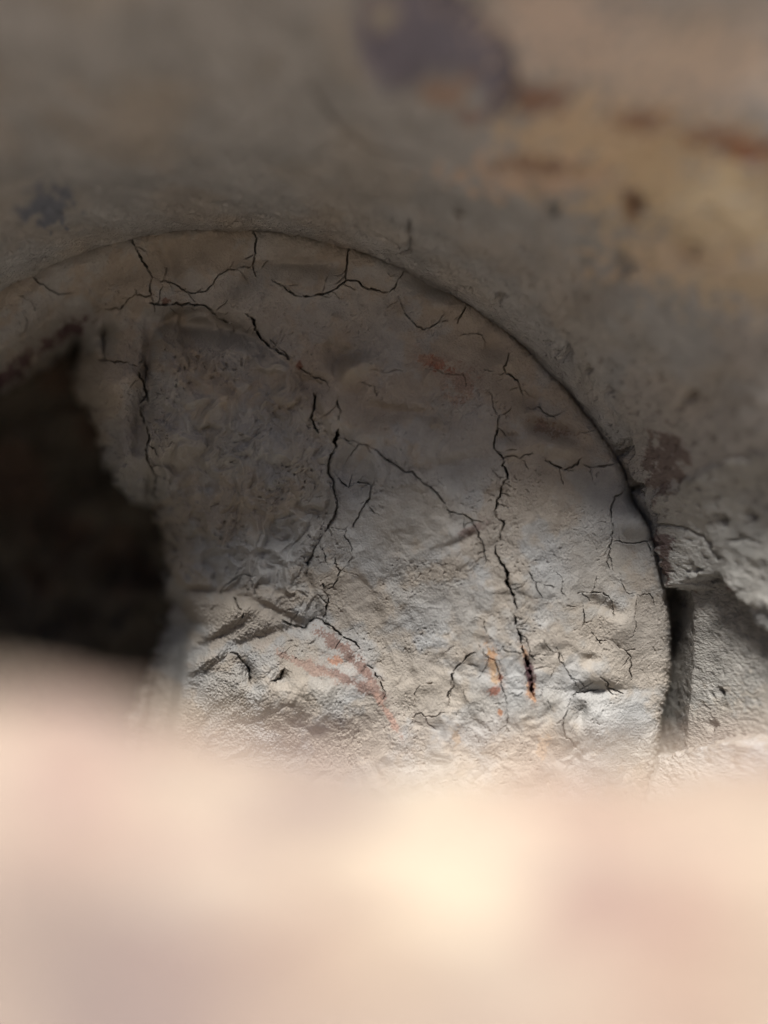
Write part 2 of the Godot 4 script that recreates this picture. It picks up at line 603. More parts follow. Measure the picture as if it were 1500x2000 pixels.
# ---------------------------------------------------------------- the dark hole behind the clay
func hollow_back() -> void:
	var w := 150
	var h := 150
	var p := PackedVector3Array()
	var c := PackedColorArray()
	for j in h:
		for i in w:
			var a := TAU * i / (w - 1)
			var t := j / float(h - 1)
			# a lumpy bowl behind the clay, open towards it
			var r := 0.172 * sin(minf(t * 1.02, 1.0) * PI * 0.5)
			var z := -0.335 - 0.085 * cos(t * PI * 0.5)
			var mid := place(MID.x, MID.y, FOCUS)
			var q := Vector3(mid.x + cos(a) * r, mid.y + sin(a) * r, z)
			var s := q * 1000.0
			q += Vector3(0, 0, 1) * MM * (20.0 * noise_a.get_noise_3d(s.x * 0.022, s.y * 0.022, s.z * 0.022) + 5.0 * noise_d.get_noise_3d(s.x * 0.08, s.y * 0.08, s.z * 0.08)) * (1.0 - t * t)
			p.append(q)
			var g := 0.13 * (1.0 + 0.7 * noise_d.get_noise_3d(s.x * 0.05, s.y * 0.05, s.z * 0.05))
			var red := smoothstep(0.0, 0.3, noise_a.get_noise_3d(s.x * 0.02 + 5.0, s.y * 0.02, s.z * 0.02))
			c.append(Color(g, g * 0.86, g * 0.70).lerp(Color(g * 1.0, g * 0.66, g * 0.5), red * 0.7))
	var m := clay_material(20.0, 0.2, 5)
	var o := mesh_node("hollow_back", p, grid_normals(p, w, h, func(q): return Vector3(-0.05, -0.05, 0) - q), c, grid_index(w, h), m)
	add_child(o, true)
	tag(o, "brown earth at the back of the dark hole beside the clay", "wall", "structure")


# ---------------------------------------------------------------- the clay
func clay_mass() -> void:
	var hole := poly([-160, 830, -80, 800, 0, 765, 60, 735, 120, 690, 150, 665, 158, 685, 140, 720, 138, 755, 162, 790, 182, 815, 188, 860, 205, 905, 235, 955, 262, 975, 300, 990, 312, 1020, 318, 1060, 318, 1120, 322, 1150, 332, 1180, 318, 1205, 330, 1218, 310, 1250, 295, 1290, 280, 1330, 250, 1400, 240, 1600, -160, 1600])
	var throat := poly([280, 690, 290, 640, 340, 600, 400, 598, 440, 628, 500, 650, 565, 702, 612, 768, 655, 870, 641, 905, 652, 965, 635, 1040, 600, 1110, 632, 1205, 595, 1228, 540, 1202, 480, 1172, 430, 1160, 345, 1155, 310, 1120, 312, 1000, 299, 965, 305, 930, 287, 890, 292, 850, 275, 800, 284, 760, 271, 725])
	var lobe := poly([345, 1155, 430, 1160, 480, 1172, 540, 1202, 595, 1228, 625, 1208, 703, 1268, 755, 1355, 790, 1450, 800, 1600, 300, 1600, 355, 1305, 362, 1255, 385, 1215])
	var flake := poly([200, 640, 150, 660, 130, 720, 130, 760, 175, 815, 200, 905, 262, 985, 305, 1005, 312, 1000, 299, 965, 305, 930, 287, 890, 292, 850, 275, 800, 284, 760, 271, 725, 280, 690, 270, 640])
	var shade_lump := poly([322, 1130, 345, 1155, 385, 1215, 362, 1255, 355, 1305, 300, 1600, 235, 1600, 300, 1250])
	var plates: Array[PackedVector2Array] = [
		poly([20, 480, 150, 440, 257, 430, 262, 478, 286, 520, 298, 542, 294, 578, 245, 592, 190, 599, 158, 566, 95, 565, 62, 535]),
		poly([257, 430, 499, 430, 496, 500, 494, 522, 445, 526, 418, 552, 405, 567, 360, 568, 298, 542, 272, 500]),
		poly([499, 430, 640, 440, 679, 460, 676, 530, 677, 548, 655, 565, 605, 580, 575, 578, 530, 545, 494, 522]),
		poly([679, 460, 800, 500, 797, 522, 775, 552, 761, 570, 718, 564, 677, 548]),
		poly([800, 500, 930, 560, 916, 582, 901, 615, 875, 626, 830, 643, 800, 622, 778, 578, 775, 552]),
	]
	# broad forms: [u, v, half width, half height, turn, millimetres]
	var forms := [
		[380, 512, 62, 34, 0, 2.4], [325, 505, 14, 42, -22, -2.4], [620, 545, 60, 24, 0, 2.2], [590, 512, 70, 10, 3, -1.6], [735, 525, 45, 30, 20, 1.6],
		[862, 592, 58, 26, 18, 3.6], [835, 552, 50, 18, 22, -4.0], [150, 520, 75, 36, -15, 1.8], [240, 560, 45, 26, 0, 2.0], [455, 560, 14, 30, 25, -2.0], [480, 570, 40, 30, 0, 1.6],
		[690, 714, 34, 15, -28, 4.2], [668, 690, 30, 14, -24, -3.6], [645, 678, 14, 16, 0, -2.6], [655, 720, 12, 22, 15, -3.0],
		[375, 632, 105, 24, 8, -9.0], [470, 655, 45, 18, 20, -4.0], [330, 700, 60, 30, -20, 2.5],
		[615, 748, 36, 18, 18, -3.5], [680, 765, 30, 16, -10, -2.0], [640, 800, 26, 40, 0, 2.0],
		[775, 800, 90, 12, 6, -2.2], [735, 812, 40, 12, 0, -1.6], [760, 850, 90, 28, 12, 1.4], [846, 822, 8, 8, 0, 2.0],
		[1085, 838, 46, 14, 22, -3.2], [1075, 866, 50, 18, 15, 3.2], [1042, 830, 14, 14, 0, -2.4], [990, 850, 20, 10, 0, -2.2], [1005, 875, 28, 14, 0, 1.6],
		[1030, 778, 26, 18, 25, -2.8], [958, 676, 24, 22, 0, -2.4], [984, 706, 22, 16, 0, 2.0], [870, 905, 60, 14, -12, -1.6],
		[1246, 965, 30, 20, 50, -7.5], [1235, 1015, 42, 28, 10, 3.8], [690, 930, 34, 64, 0, -2.6], [660, 900, 16, 50, 4, -2.5], [905, 1050, 36, 10, -28, -1.6],
		[1170, 1305, 40, 36, 0, 2.2], [1215, 1218, 24, 32, 10, 2.4], [1185, 1185, 40, 12, 25, -1.6], [1168, 1410, 62, 44, 0, 3.2], [1130, 1392, 13, 22, 10, -2.6], [1150, 1285, 16, 10, 0, -2.0], [1165, 1345, 60, 10, 0, -2.2],
		[560, 1345, 170, 80, 8, 7.5], [484, 1318, 14, 26, -18, -4.5], [546, 1322, 16, 12, -30, -3.5], [510, 1240, 100, 12, -16, -2.4], [430, 1225, 60, 14, -32, 3.0], [415, 1275, 60, 14, -32, 4.0], [405, 1250, 60, 10, -32, -2.0], [455, 1190, 50, 16, -25, 3.0],
		[205, 740, 50, 70, 0, 5.0], [245, 900, 34, 70, 25, 4.5], [270, 840, 18, 90, 8, -6.0], [292, 950, 14, 50, 5, -5.0], [195, 655, 40, 12, -30, -4.0], [285, 690, 14, 60, 3, -5.0],
		[90, 660, 110, 40, -33, -3.0], [60, 600, 90, 40, -30, 2.0], [205, 660, 12, 34, 0, -5.0], [380, 760, 60, 40, 20, 2.5], [440, 870, 50, 60, 0, 2.0], [350, 900, 40, 30, 0, -2.0], [400, 1020, 36, 30, 20, 2.0], [530, 930, 40, 60, 0, 1.5],
	]
	# --- coarse map: height, roughness, flakiness, distance to the hole
	var cw := int(NU * STEP / COARSE) + 2
	var ch := int(NV * STEP / COARSE) + 2
	var img := Image.create_empty(cw, ch, false, Image.FORMAT_RGBAF)
	for j in ch:
		for i in cw:
			var q := Vector2(U0 + i * COARSE, V0 + j * COARSE)
			var off := q - MID
			var deg := rad_to_deg(atan2(-off.y, off.x))
			if deg < -90.0:
				deg += 360.0
			var edge := table(deg, RIM_DEG, RIM_RAD) - off.length()
			var hd := -inside_amount(q, hole)
			var z := 12.0 * exp(-pow((off.length() / 860.0 - 0.62) / 0.24, 2.0))
			z -= 2.6 * exp(-pow((edge - 58.0) / 36.0, 2.0))
			z -= 24.0 * exp(-maxf(hd, 0.0) / 125.0)
			if q.x < 240.0 and q.y < 800.0:
				z -= 22.0 * exp(-maxf(hd, 0.0) / 40.0) * smoothstep(230.0, 130.0, q.x)
			if deg > 118.0:
				z -= 16.0 * smoothstep(118.0, 160.0, deg) * smoothstep(1290.0, 1100.0, q.y)
			var rough := 0.36
			var flaky := 0.0
			var ti := inside_amount(q, throat)
			rough = lerpf(rough, 1.0, smoothstep(-8.0, 30.0, ti))
			z -= 4.5 * smoothstep(-4.0, 12.0, ti)
			var li := inside_amount(q, lobe)
			var lf := smoothstep(-6.0, 20.0, li)
			rough = lerpf(rough, 0.5, lf)
			flaky = lf * smoothstep(640.0, 480.0, q.x) + 0.35 * lf
			var fi := smoothstep(-6.0, 20.0, inside_amount(q, flake))
			rough = lerpf(rough, 0.55, fi)
			z -= 3.0 * fi
			var si := smoothstep(-6.0, 16.0, inside_amount(q, shade_lump))
			z -= 14.0 * si
			flaky = maxf(flaky, si * 0.8)
			rough *= 1.0 - 0.72 * smoothstep(150.0, 70.0, edge) * smoothstep(60.0, 130.0, hd)
			rough *= 1.0 - 0.35 * smoothstep(1010.0, 1120.0, q.x) * smoothstep(1000.0, 1150.0, q.y)
			for f: Array in forms:
				var dx := q.x - float(f[0])
				var dy := q.y - float(f[1])
				var far := 2.6 * maxf(f[2], f[3])
				if absf(dx) > far or absf(dy) > far:
					continue
				var a := deg_to_rad(f[4])
				var lx := (dx * cos(a) + dy * sin(a)) / float(f[2])
				var ly := (-dx * sin(a) + dy * cos(a)) / float(f[3])
				z += 1.6 * float(f[5]) * exp(-(lx * lx + ly * ly))
			img.set_pixel(i, j, Color(z, rough, flaky, hd))
	img.resize(int(cw * COARSE / STEP), int(ch * COARSE / STEP), Image.INTERPOLATE_CUBIC)
	var fw := img.get_width()
	var smooth := img.get_data().to_float32_array()

	# --- cracks at full detail
	var groove := PackedFloat32Array()
	groove.resize(NU * NV)
	var origin := Vector2(U0, V0)
	var st := Vector2(STEP, STEP)
	for l: Array in crack_lines():
		var line := jagged(poly(l.slice(3)), 1.25)
		carve(groove, NU, NV, origin, st, line, 0.3 + 0.66 * float(l[0]), float(l[1]) * (0.34 + 0.11 * float(l[0])), 0.3, l[2])
		# hair cracks that leave it
		if float(l[0]) >= 2.0 and line.size() > 6:
			for b in line.size() / 9:
				var at := dice.randi_range(2, line.size() - 3)
				var way := (line[at + 1] - line[at - 1]).normalized().rotated(dice.randf_range(0.6, 1.5) * (1.0 if dice.randf() < 0.5 else -1.0))
				var hair := PackedVector2Array([line[at]])
				for m in dice.randi_range(2, 5):
					way = way.rotated(dice.randfn(0.0, 0.35))
					hair.append(hair[m] + way * dice.randf_range(5.0, 11.0))
				carve(groove, NU, NV, origin, st, jagged(hair, 0.8), 1.0, dice.randf_range(0.8, 2.2), 0.0, 0.0)

	# --- full surface
	var p := PackedVector3Array()
	p.resize(NU * NV)
	var col := PackedColorArray()
	col.resize(NU * NV)
	var keys := PackedByteArray()
	keys.resize(NU * NV)
	var gap_of := PackedFloat32Array()
	var rim_of := PackedFloat32Array()
	for i in 1801:
		var dg := -180.0 + i * 0.2
		if dg < -90.0:
			dg += 360.0
		gap_of.append(table(dg, GAP_DEG, GAP_PX))
		rim_of.append(table(dg, RIM_DEG, RIM_RAD) - gap_of[i])
	for j in NV:
		for i in NU:
			var k := j * NU + i
			var u := U0 + i * STEP
			var v := V0 + j * STEP
			var s4 := (j * fw + i) * 4
			var off := Vector2(u, v) - MID
			var di := clampi(int((rad_to_deg(atan2(-off.y, off.x)) + 180.0) * 5.0), 0, 1800)
			var edge := rim_of[di] - off.length()
			edge += 3.2 * noise_e.get_noise_2d(u * 0.03, v * 0.03) + 2.8 * noise_d.get_noise_2d(u * 0.11, v * 0.11)
			var hd := smooth[s4 + 3]
			if edge < -3.2 or hd < -26.0:
				keys[k] = 255
				p[k] = place(u, v, FOCUS + 0.06)
				continue
			var rough := smooth[s4 + 1]
			var flaky := smooth[s4 + 2]
			var z := smooth[s4]
			# the edge rolls away into the gap by the wall
			z -= 5.0 * exp(-maxf(edge, 0.0) / 16.0) + 5.0 * exp(-maxf(edge, 0.0) / 3.5) + maxf(0.0, -edge) * 7.0
			# ragged brink of the hole
			var brink := hd + (0.35 + 0.75 * rough) * (22.0 * noise_d.get_noise_2d(u * 0.025, v * 0.025 + 60.0) + 8.0 * noise_d.get_noise_2d(u * 0.09, v * 0.09 + 10.0))
			if brink < -5.0:
				keys[k] = 255
				p[k] = place(u, v, FOCUS + 0.06)
				continue
			z -= 6.0 * exp(-maxf(brink, 0.0) / 10.0) + 9.0 * exp(-maxf(brink, 0.0) / 38.0) + maxf(0.0, -brink) * 8.0
			var wx := u + 26.0 * noise_e.get_noise_2d(u * 0.012, v * 0.012)
			var wy := v + 26.0 * noise_e.get_noise_2d(u * 0.012 + 90.0, v * 0.012)
			var big := noise_a.get_noise_2d(wx * 0.013, wy * 0.010)
			var lump := noise_a.get_noise_2d(wx * 0.034 + 70.0, wy * 0.024)
			var fine := noise_d.get_noise_2d(u * 0.15, v * 0.13)
			var gritty := 0.35 + 1.6 * smoothstep(-0.2, 0.35, noise_a.get_noise_2d(u * 0.007 + 51.0, v * 0.007))
			z += 1.3 * noise_a.get_noise_2d(wx * 0.009 + 20.0, wy * 0.009)
			var throaty := smoothstep(0.4, 0.9, rough)
			z += rough * (1.0 - 0.6 * flaky) * 3.4 * big + (0.28 * rough + 1.1 * throaty) * lump
			z -= 4.8 * throaty * clods.get_noise_2d(wx * 0.021, wy * 0.011)
			z += (0.10 + 0.17 * rough) * fine * gritty + (0.05 + 0.10 * rough) * gritty * noise_c.get_noise_2d(u * 0.34, v * 0.3)
			z += 0.5 * noise_c.get_noise_2d(u * 0.02, v * 0.02)
			if rough > 0.6:
				z += (rough - 0.6) * 2.6 * noise_b.get_noise_2d(wx * 0.014, wy * 0.008)
			if flaky > 0.05:
				# flakes lying over one another from lower left to upper right
				var a := (wx * 0.83 - wy * 0.56)
				var b := (wx * 0.56 + wy * 0.83)
				z += flaky * (0.55 * noise_d.get_noise_2d(u * 0.16, v * 0.16) + 0.35 * noise_c.get_noise_2d(u * 0.4, v * 0.4) + 0.7 * noise_a.get_noise_2d(a * 0.009, b * 0.022) - 1.9 * clods.get_noise_2d(a * 0.010, b * 0.026))
			# pocks
			var pock := noise_c.get_noise_2d(u * 0.075 + 300.0, v * 0.075)
			z -= 0.8 * smoothstep(0.40, 0.58, pock) * (0.2 + 0.6 * rough) * gritty
			z += groove[k]
			p[k] = place(u, v, FOCUS - z * MM)
			var tone := 1.0 + 0.14 * noise_a.get_noise_2d(u * 0.008, v * 0.008 + 33.0) + 0.07 * fine + 0.10 * noise_d.get_noise_2d(u * 0.03 + 8.0, v * 0.03)
			var warm := noise_a.get_noise_2d(u * 0.006 + 15.0, v * 0.006)
			var c := Color(0.375, 0.37, 0.36).lerp(Color(0.38, 0.352, 0.315), clampf(0.45 + warm, 0.0, 1.0))
			# browner and greyer silt; offset puts brown above to paint in warm light
			var ragged := noise_a.get_noise_2d(u * 0.0035, v * 0.0035 + 1290.54) + 0.4 * noise_d.get_noise_2d(u * 0.02, v * 0.02 + 7.0)
			c = c.lerp(Color(0.38, 0.327, 0.268), 0.7 * smoothstep(-0.1, 0.2, ragged))
			col[k] = c * tone
			var which := 0
			if u < 680.0 and v > 590.0 and Geometry2D.is_point_in_polygon(Vector2(u, v), throat):
				which = 1
			elif u < 810.0 and v > 1150.0 and Geometry2D.is_point_in_polygon(Vector2(u, v), lobe):
				which = 2
			elif u < 320.0 and v > 630.0 and Geometry2D.is_point_in_polygon(Vector2(u, v), flake):
				which = 3
			elif u < 400.0 and v > 1120.0 and Geometry2D.is_point_in_polygon(Vector2(u, v), shade_lump):
				which = 4
			elif v < 660.0:
				for t in plates.size():
					if Geometry2D.is_point_in_polygon(Vector2(u, v), plates[t]):
						which = 5 + t
						break
			keys[k] = which

	# --- rust and reddish earth: [u, v, half width, half height, turn, red, green, blue, raggedness]
	for s: Array in stains():
		stain(col, NU, NV, origin, st, Vector2(s[0], s[1]), Vector2(s[2], s[3]) * 1.7, s[4], Color(s[5], s[6], s[7]).lerp(Color(0.39, 0.35, 0.31), 0.45), 1.3, 0.20)
		stain(col, NU, NV, origin, st, Vector2(s[0], s[1]), Vector2(s[2], s[3]), s[4], Color(s[5], s[6], s[7]), float(s[8]) + 0.3, 0.85)

	var n := grid_normals(p, NU, NV, func(q): return -q)
	var m := clay_material(34.0, 0.035, 9)
	var root := base("clay_mass", Vector3.ZERO)
	tag(root, "cracked grey-brown mass of dried clay with round rim, curling round a dark hole", "clay mass")
	var names := ["clay_body", "throat", "lower_lobe", "hanging_flake", "dim_lump"]
	var labels := ["", "rough lumpy inner face turning into the hole", "flaky pale lobe with a red stained edge", "flake of clay hanging over the dark hole", ""]
	for t in plates.size():
		names.append("rim_plate")
		labels.append("")
	emit_parts(root, p, n, col, keys, NU, NV, names, labels, m)


func crack_lines() -> Array:
	# [width, depth in mm, step in mm, points]
	return [
		[4.0, 9.0, 0.2, 257, 450, 262, 478, 272, 500, 286, 520, 298, 542], [3.0, 9.0, 0.1, 499, 446, 498, 475, 496, 500, 494, 522, 500, 540], [4.0, 9.0, -0.2, 679, 474, 679, 505, 676, 530, 677, 548],
		[3.0, 8.0, 0.2, 797, 520, 785, 537, 775, 552, 761, 570], [3.0, 8.0, 0.2, 918, 578, 908, 602, 901, 615, 893, 632],
		[1.5, 4.0, 0.2, 57, 516, 62, 535, 75, 552, 95, 565, 115, 575, 140, 573, 158, 566], [1.0, 3.0, 0.1, 37, 577, 60, 588, 68, 600, 66, 612], [1.0, 3.0, 0.1, 47, 610, 54, 628, 50, 645, 38, 658],
		[2.5, 6.0, 0.4, 298, 542, 292, 560, 294, 578, 280, 578, 265, 575, 252, 582, 245, 592, 235, 603, 215, 605, 190, 599], [2.0, 6.0, 0.4, 300, 542, 320, 548, 342, 556, 360, 568, 385, 570, 405, 567, 418, 552, 428, 535, 445, 526, 470, 522, 490, 521],
		[3.0, 8.0, 0.4, 530, 545, 560, 565, 575, 578, 605, 580, 635, 575, 655, 565, 668, 553, 677, 548, 690, 549, 705, 556, 718, 564, 740, 566, 758, 570], [2.0, 6.0, 0.4, 778, 578, 785, 600, 800, 622, 815, 638, 830, 643, 845, 638, 858, 628, 875, 626],
		[4.0, 8.0, 0.8, 285, 590, 325, 596, 345, 591, 380, 597, 398, 596, 412, 606, 425, 622, 440, 628, 455, 633, 456, 650], [5.0, 9.0, 0.7, 480, 612, 490, 620, 497, 635, 503, 650, 518, 668, 535, 680, 548, 690, 565, 702], [2.5, 6.0, 0.0, 528, 662, 545, 680, 558, 690, 570, 702],
		[2.0, 5.0, 0.4, 580, 715, 600, 728, 625, 738, 640, 748, 645, 758, 640, 765], [5.0, 10.0, 0.3, 612, 768, 615, 785, 610, 805, 612, 825, 622, 845], [3.0, 8.0, 0.2, 660, 772, 660, 790, 664, 800, 660, 820],
		[8.0, 11.0, 0.6, 660, 838, 661, 850, 653, 862, 657, 873], [4.0, 8.0, 1.3, 657, 873, 645, 890, 640, 920, 652, 940, 652, 965, 658, 985, 655, 1000, 645, 1020, 635, 1040], [2.5, 7.0, 0.3, 630, 1047, 622, 1060, 612, 1075, 600, 1100, 597, 1125],
		[3.0, 8.0, 0.3, 702, 865, 720, 870, 735, 880, 750, 893, 765, 903, 778, 912, 792, 923, 805, 920, 815, 932, 828, 945, 845, 957, 860, 972, 868, 985, 885, 1000, 905, 1006, 920, 1015, 928, 1030, 935, 1050, 945, 1070, 952, 1095],
		[2.5, 6.0, 0.3, 994, 690, 990, 705, 983, 715, 987, 728, 1000, 735, 1010, 742, 1015, 755, 1020, 770, 1022, 785], [1.5, 4.0, 0.1, 985, 728, 970, 732], [2.0, 5.0, 0.3, 1025, 795, 1040, 798, 1052, 795, 1065, 808, 1090, 817],
		[1.5, 4.0, 0.1, 947, 760, 960, 770, 963, 790, 967, 803, 975, 812], [1.5, 4.0, 0.1, 975, 812, 990, 805, 1000, 798], [4.0, 10.0, 0.2, 975, 812, 972, 835, 967, 855, 966, 875, 975, 888, 985, 895, 980, 910, 990, 925, 992, 935, 980, 950, 977, 970, 970, 990, 965, 1000, 975, 1015, 985, 1020, 980, 1035, 978, 1055],
		[2.5, 6.0, 0.2, 985, 893, 1000, 890, 1015, 895, 1030, 888, 1040, 885], [3.0, 7.0, 0.4, 1060, 893, 1080, 907, 1105, 918, 1120, 910, 1135, 895], [2.0, 6.0, 0.2, 1140, 908, 1155, 913, 1180, 911, 1205, 902], [1.0, 3.0, 0.0, 1153, 914, 1155, 930, 1162, 950],
		[2.5, 7.0, 0.3, 1223, 950, 1215, 962, 1200, 972, 1195, 985, 1193, 1005, 1197, 1025, 1194, 1055, 1192, 1075, 1185, 1098, 1190, 1110], [2.0, 6.0, 0.2, 1198, 1058, 1225, 1061, 1250, 1060, 1278, 1052],
		[6.5, 12.0, 0.2, 967, 1068, 975, 1090, 985, 1108, 991, 1122, 991, 1140, 998, 1155, 1005, 1172, 1010, 1190], [4.0, 10.0, 0.2, 997, 1193, 1007, 1205, 1007, 1220, 1014, 1240, 1018, 1260, 1025, 1280], [9.0, 4.0, 0.2, 1025, 1280, 1030, 1300, 1036, 1320, 1038, 1345, 1043, 1362],
		[1.0, 3.0, 0.0, 995, 1140, 1012, 1143, 1028, 1136], [2.0, 6.0, 0.2, 1033, 1118, 1043, 1133, 1048, 1150, 1060, 1168], [1.5, 4.0, 0.1, 1087, 1118, 1098, 1130, 1096, 1155, 1105, 1165], [3.5, 7.0, 0.5, 1127, 1160, 1150, 1158, 1177, 1159, 1190, 1168],
		[1.5, 4.0, 0.2, 1190, 1168, 1195, 1185, 1200, 1205], [2.0, 5.0, 0.1, 1138, 1178, 1140, 1200, 1142, 1215, 1137, 1225], [1.5, 4.0, 0.0, 1142, 1215, 1157, 1214], [2.0, 6.0, 0.2, 1155, 1235, 1165, 1248, 1175, 1258],
		[1.5, 5.0, 0.2, 1210, 1120, 1213, 1140, 1218, 1148, 1230, 1160, 1250, 1165, 1268, 1160, 1275, 1168, 1280, 1185], [2.0, 6.0, 0.3, 1205, 1260, 1220, 1270, 1230, 1280, 1233, 1300, 1232, 1330], [2.0, 6.0, 0.2, 1086, 1265, 1092, 1290, 1100, 1297, 1110, 1315, 1118, 1327],
		[2.5, 6.0, 0.4, 1115, 1365, 1125, 1352, 1150, 1350, 1165, 1347], [2.5, 6.0, 0.4, 1172, 1322, 1185, 1332, 1190, 1345, 1205, 1350, 1218, 1355], [2.0, 5.0, 0.3, 1115, 1365, 1108, 1390, 1100, 1410, 1103, 1440, 1130, 1465], [1.0, 3.0, 0.0, 1118, 1327, 1128, 1340, 1135, 1350],
		[4.0, 9.0, 0.4, 880, 1338, 883, 1318, 895, 1300, 908, 1288, 918, 1278, 930, 1275], [2.0, 5.0, 0.2, 883, 1318, 886, 1340, 878, 1350, 877, 1380], [2.5, 5.0, 0.2, 822, 1338, 845, 1333], [1.2, 4.0, 0.1, 805, 1380, 810, 1355, 820, 1340], [2.0, 5.0, 0.2, 800, 1415, 812, 1395, 830, 1400, 850, 1400, 870, 1392],
		[2.0, 5.0, 0.1, 935, 1260, 955, 1285, 965, 1290, 972, 1310, 978, 1330, 983, 1350, 990, 1380, 992, 1400, 988, 1430], [3.0, 6.0, 0.6, 430, 1160, 445, 1142, 460, 1130, 480, 1122, 500, 1125], [3.5, 7.0, 0.4, 457, 1163, 465, 1185, 475, 1195, 472, 1210],
		[5.0, 9.0, 0.7, 540, 1202, 555, 1215, 570, 1222, 595, 1228, 605, 1215, 622, 1208], [4.0, 9.0, 0.5, 625, 1208, 640, 1220, 655, 1232, 672, 1245, 690, 1253, 703, 1268], [3.0, 8.0, 0.6, 718, 1300, 730, 1310, 740, 1328, 750, 1350, 756, 1358],
		[6.0, 8.0, 0.8, 450, 1275, 470, 1290, 485, 1305, 490, 1335], [5.0, 7.0, 0.6, 555, 1305, 545, 1325, 530, 1330], [5.0, 9.0, 0.5, 630, 1140, 633, 1150, 640, 1165, 637, 1185, 632, 1205], [2.5, 6.0, 0.2, 655, 1090, 660, 1110, 665, 1115, 660, 1130, 650, 1145, 640, 1150],
		[1.5, 4.0, 0.1, 665, 1115, 680, 1105, 688, 1090, 686, 1070, 675, 1050, 678, 1030], [3.0, 7.0, 0.3, 725, 950, 722, 970, 710, 990, 700, 1010, 690, 1030], [2.5, 6.0, 0.3, 650, 920, 663, 935, 670, 945, 682, 952, 700, 940, 720, 945, 725, 952, 735, 940], [2.0, 5.0, 0.1, 700, 865, 690, 880, 680, 895, 677, 902],
		[4.5, 8.0, -1.2, 280, 690, 271, 725, 284, 760, 275, 800, 292, 850, 287, 890, 305, 930, 299, 965, 312, 1000], [5.0, 6.0, 0.5, 202, 640, 203, 680, 205, 702],
		[2.5, 6.0, 0.3, 185, 700, 205, 705, 235, 706, 255, 712, 268, 715], [3.0, 6.0, 0.4, 280, 700, 285, 730, 282, 760, 290, 790], [1.2, 3.0, 0.1, 720, 720, 750, 728, 770, 722, 790, 725], [1.0, 3.0, 0.0, 700, 745, 715, 752, 730, 755, 736, 770, 737, 790], [1.2, 3.0, 0.1, 830, 720, 848, 722, 868, 730, 885, 732, 903, 730, 910, 750, 912, 780],
		[1.2, 3.0, 0.2, 895, 655, 910, 652, 940, 653, 948, 668, 950, 680], [1.2, 3.0, 0.1, 945, 720, 955, 725, 967, 724], [1.0, 3.0, 0.0, 1125, 850, 1145, 845, 1175, 838], [1.5, 4.0, 0.3, 915, 1212, 930, 1206, 945, 1210, 950, 1235, 958, 1250],
		[1.0, 3.0, 0.0, 865, 1275, 880, 1265, 890, 1262], [1.2, 4.0, 0.2, 670, 855, 690, 860, 702, 865], [2.0, 4.0, 0.3, 1060, 1250, 1070, 1265, 1083, 1280], [1.0, 3.0, 0.0, 1086, 1300, 1080, 1315, 1075, 1325], [1.0, 3.0, 0.0, 990, 1358, 1010, 1360, 1025, 1350],
		[2.0, 5.0, 0.2, 1010, 1230, 1025, 1245, 1035, 1270, 1045, 1290], [1.5, 3.0, 0.2, 1245, 1165, 1238, 1240, 1225, 1250], [1.2, 3.0, 0.1, 1055, 1350, 1068, 1365, 1075, 1385], [1.0, 3.0, 0.0, 897, 1330, 905, 1355, 915, 1375, 918, 1400], [2.5, 4.0, 0.2, 625, 1065, 632, 1080, 636, 1100],
	]


func stains() -> Array:
	return [
		[856, 713, 26, 13, 28, 0.30, 0.13, 0.09, 0.7], [835, 702, 24, 8, 10, 0.33, 0.22, 0.17, 0.7], [585, 713, 7, 9, 0, 0.22, 0.11, 0.08, 0.4], [960, 1285, 9, 22, -12, 0.46, 0.26, 0.14, 0.6], [966, 1310, 9, 24, -10, 0.47, 0.32, 0.20, 0.6], [956, 1272, 6, 9, 0, 0.42, 0.24, 0.11, 0.5],
		[977, 1325, 6, 9, 0, 0.27, 0.12, 0.08, 0.4], [963, 1348, 12, 8, -15, 0.30, 0.13, 0.09, 0.5], [978, 1390, 6, 7, 0, 0.36, 0.17, 0.09, 0.5], [893, 1440, 8, 20, 0, 0.41, 0.32, 0.24, 0.6], [1060, 1455, 12, 24, 0, 0.43, 0.33, 0.24, 0.6],
		[1035, 1316, 9, 40, -10, 0.085, 0.045, 0.05, 0.35], [1038, 1346, 8, 20, -12, 0.42, 0.24, 0.14, 0.6], [1024, 1277, 5, 18, -14, 0.36, 0.22, 0.14, 0.6], [1034, 1322, 7, 30, -8, 0.09, 0.048, 0.055, 0.3],
		[660, 1258, 42, 12, 38, 0.23, 0.15, 0.125, 0.9], [700, 1300, 44, 9, 48, 0.23, 0.15, 0.125, 0.9], [725, 1330, 36, 9, 52, 0.23, 0.15, 0.125, 0.9], [655, 1290, 14, 8, 20, 0.40, 0.22, 0.15, 0.7], [715, 1345, 30, 10, 30, 0.23, 0.15, 0.125, 0.9], [660, 1320, 36, 9, 22, 0.23, 0.15, 0.125, 0.9], [600, 1300, 50, 10, 25, 0.31, 0.22, 0.18, 1.0], [755, 1390, 50, 6, 60, 0.38, 0.25, 0.2, 0.9],
		[142, 643, 34, 15, -32, 0.11, 0.06, 0.07, 0.7], [97, 668, 20, 12, -32, 0.12, 0.07, 0.075, 0.7], [50, 703, 24, 14, -32, 0.12, 0.07, 0.075, 0.7], [14, 735, 34, 18, -32, 0.11, 0.062, 0.07, 0.7], [-30, 760, 40, 20, -32, 0.11, 0.06, 0.07, 0.7],
		[1075, 840, 40, 12, 20, 0.27, 0.20, 0.165, 0.9], [325, 588, 10, 6, 0, 0.2, 0.12, 0.1, 0.5], [900, 750, 26, 30, 30, 0.33, 0.25, 0.21, 0.8], [920, 1035, 30, 8, -28, 0.28, 0.22, 0.2, 0.8],
	]


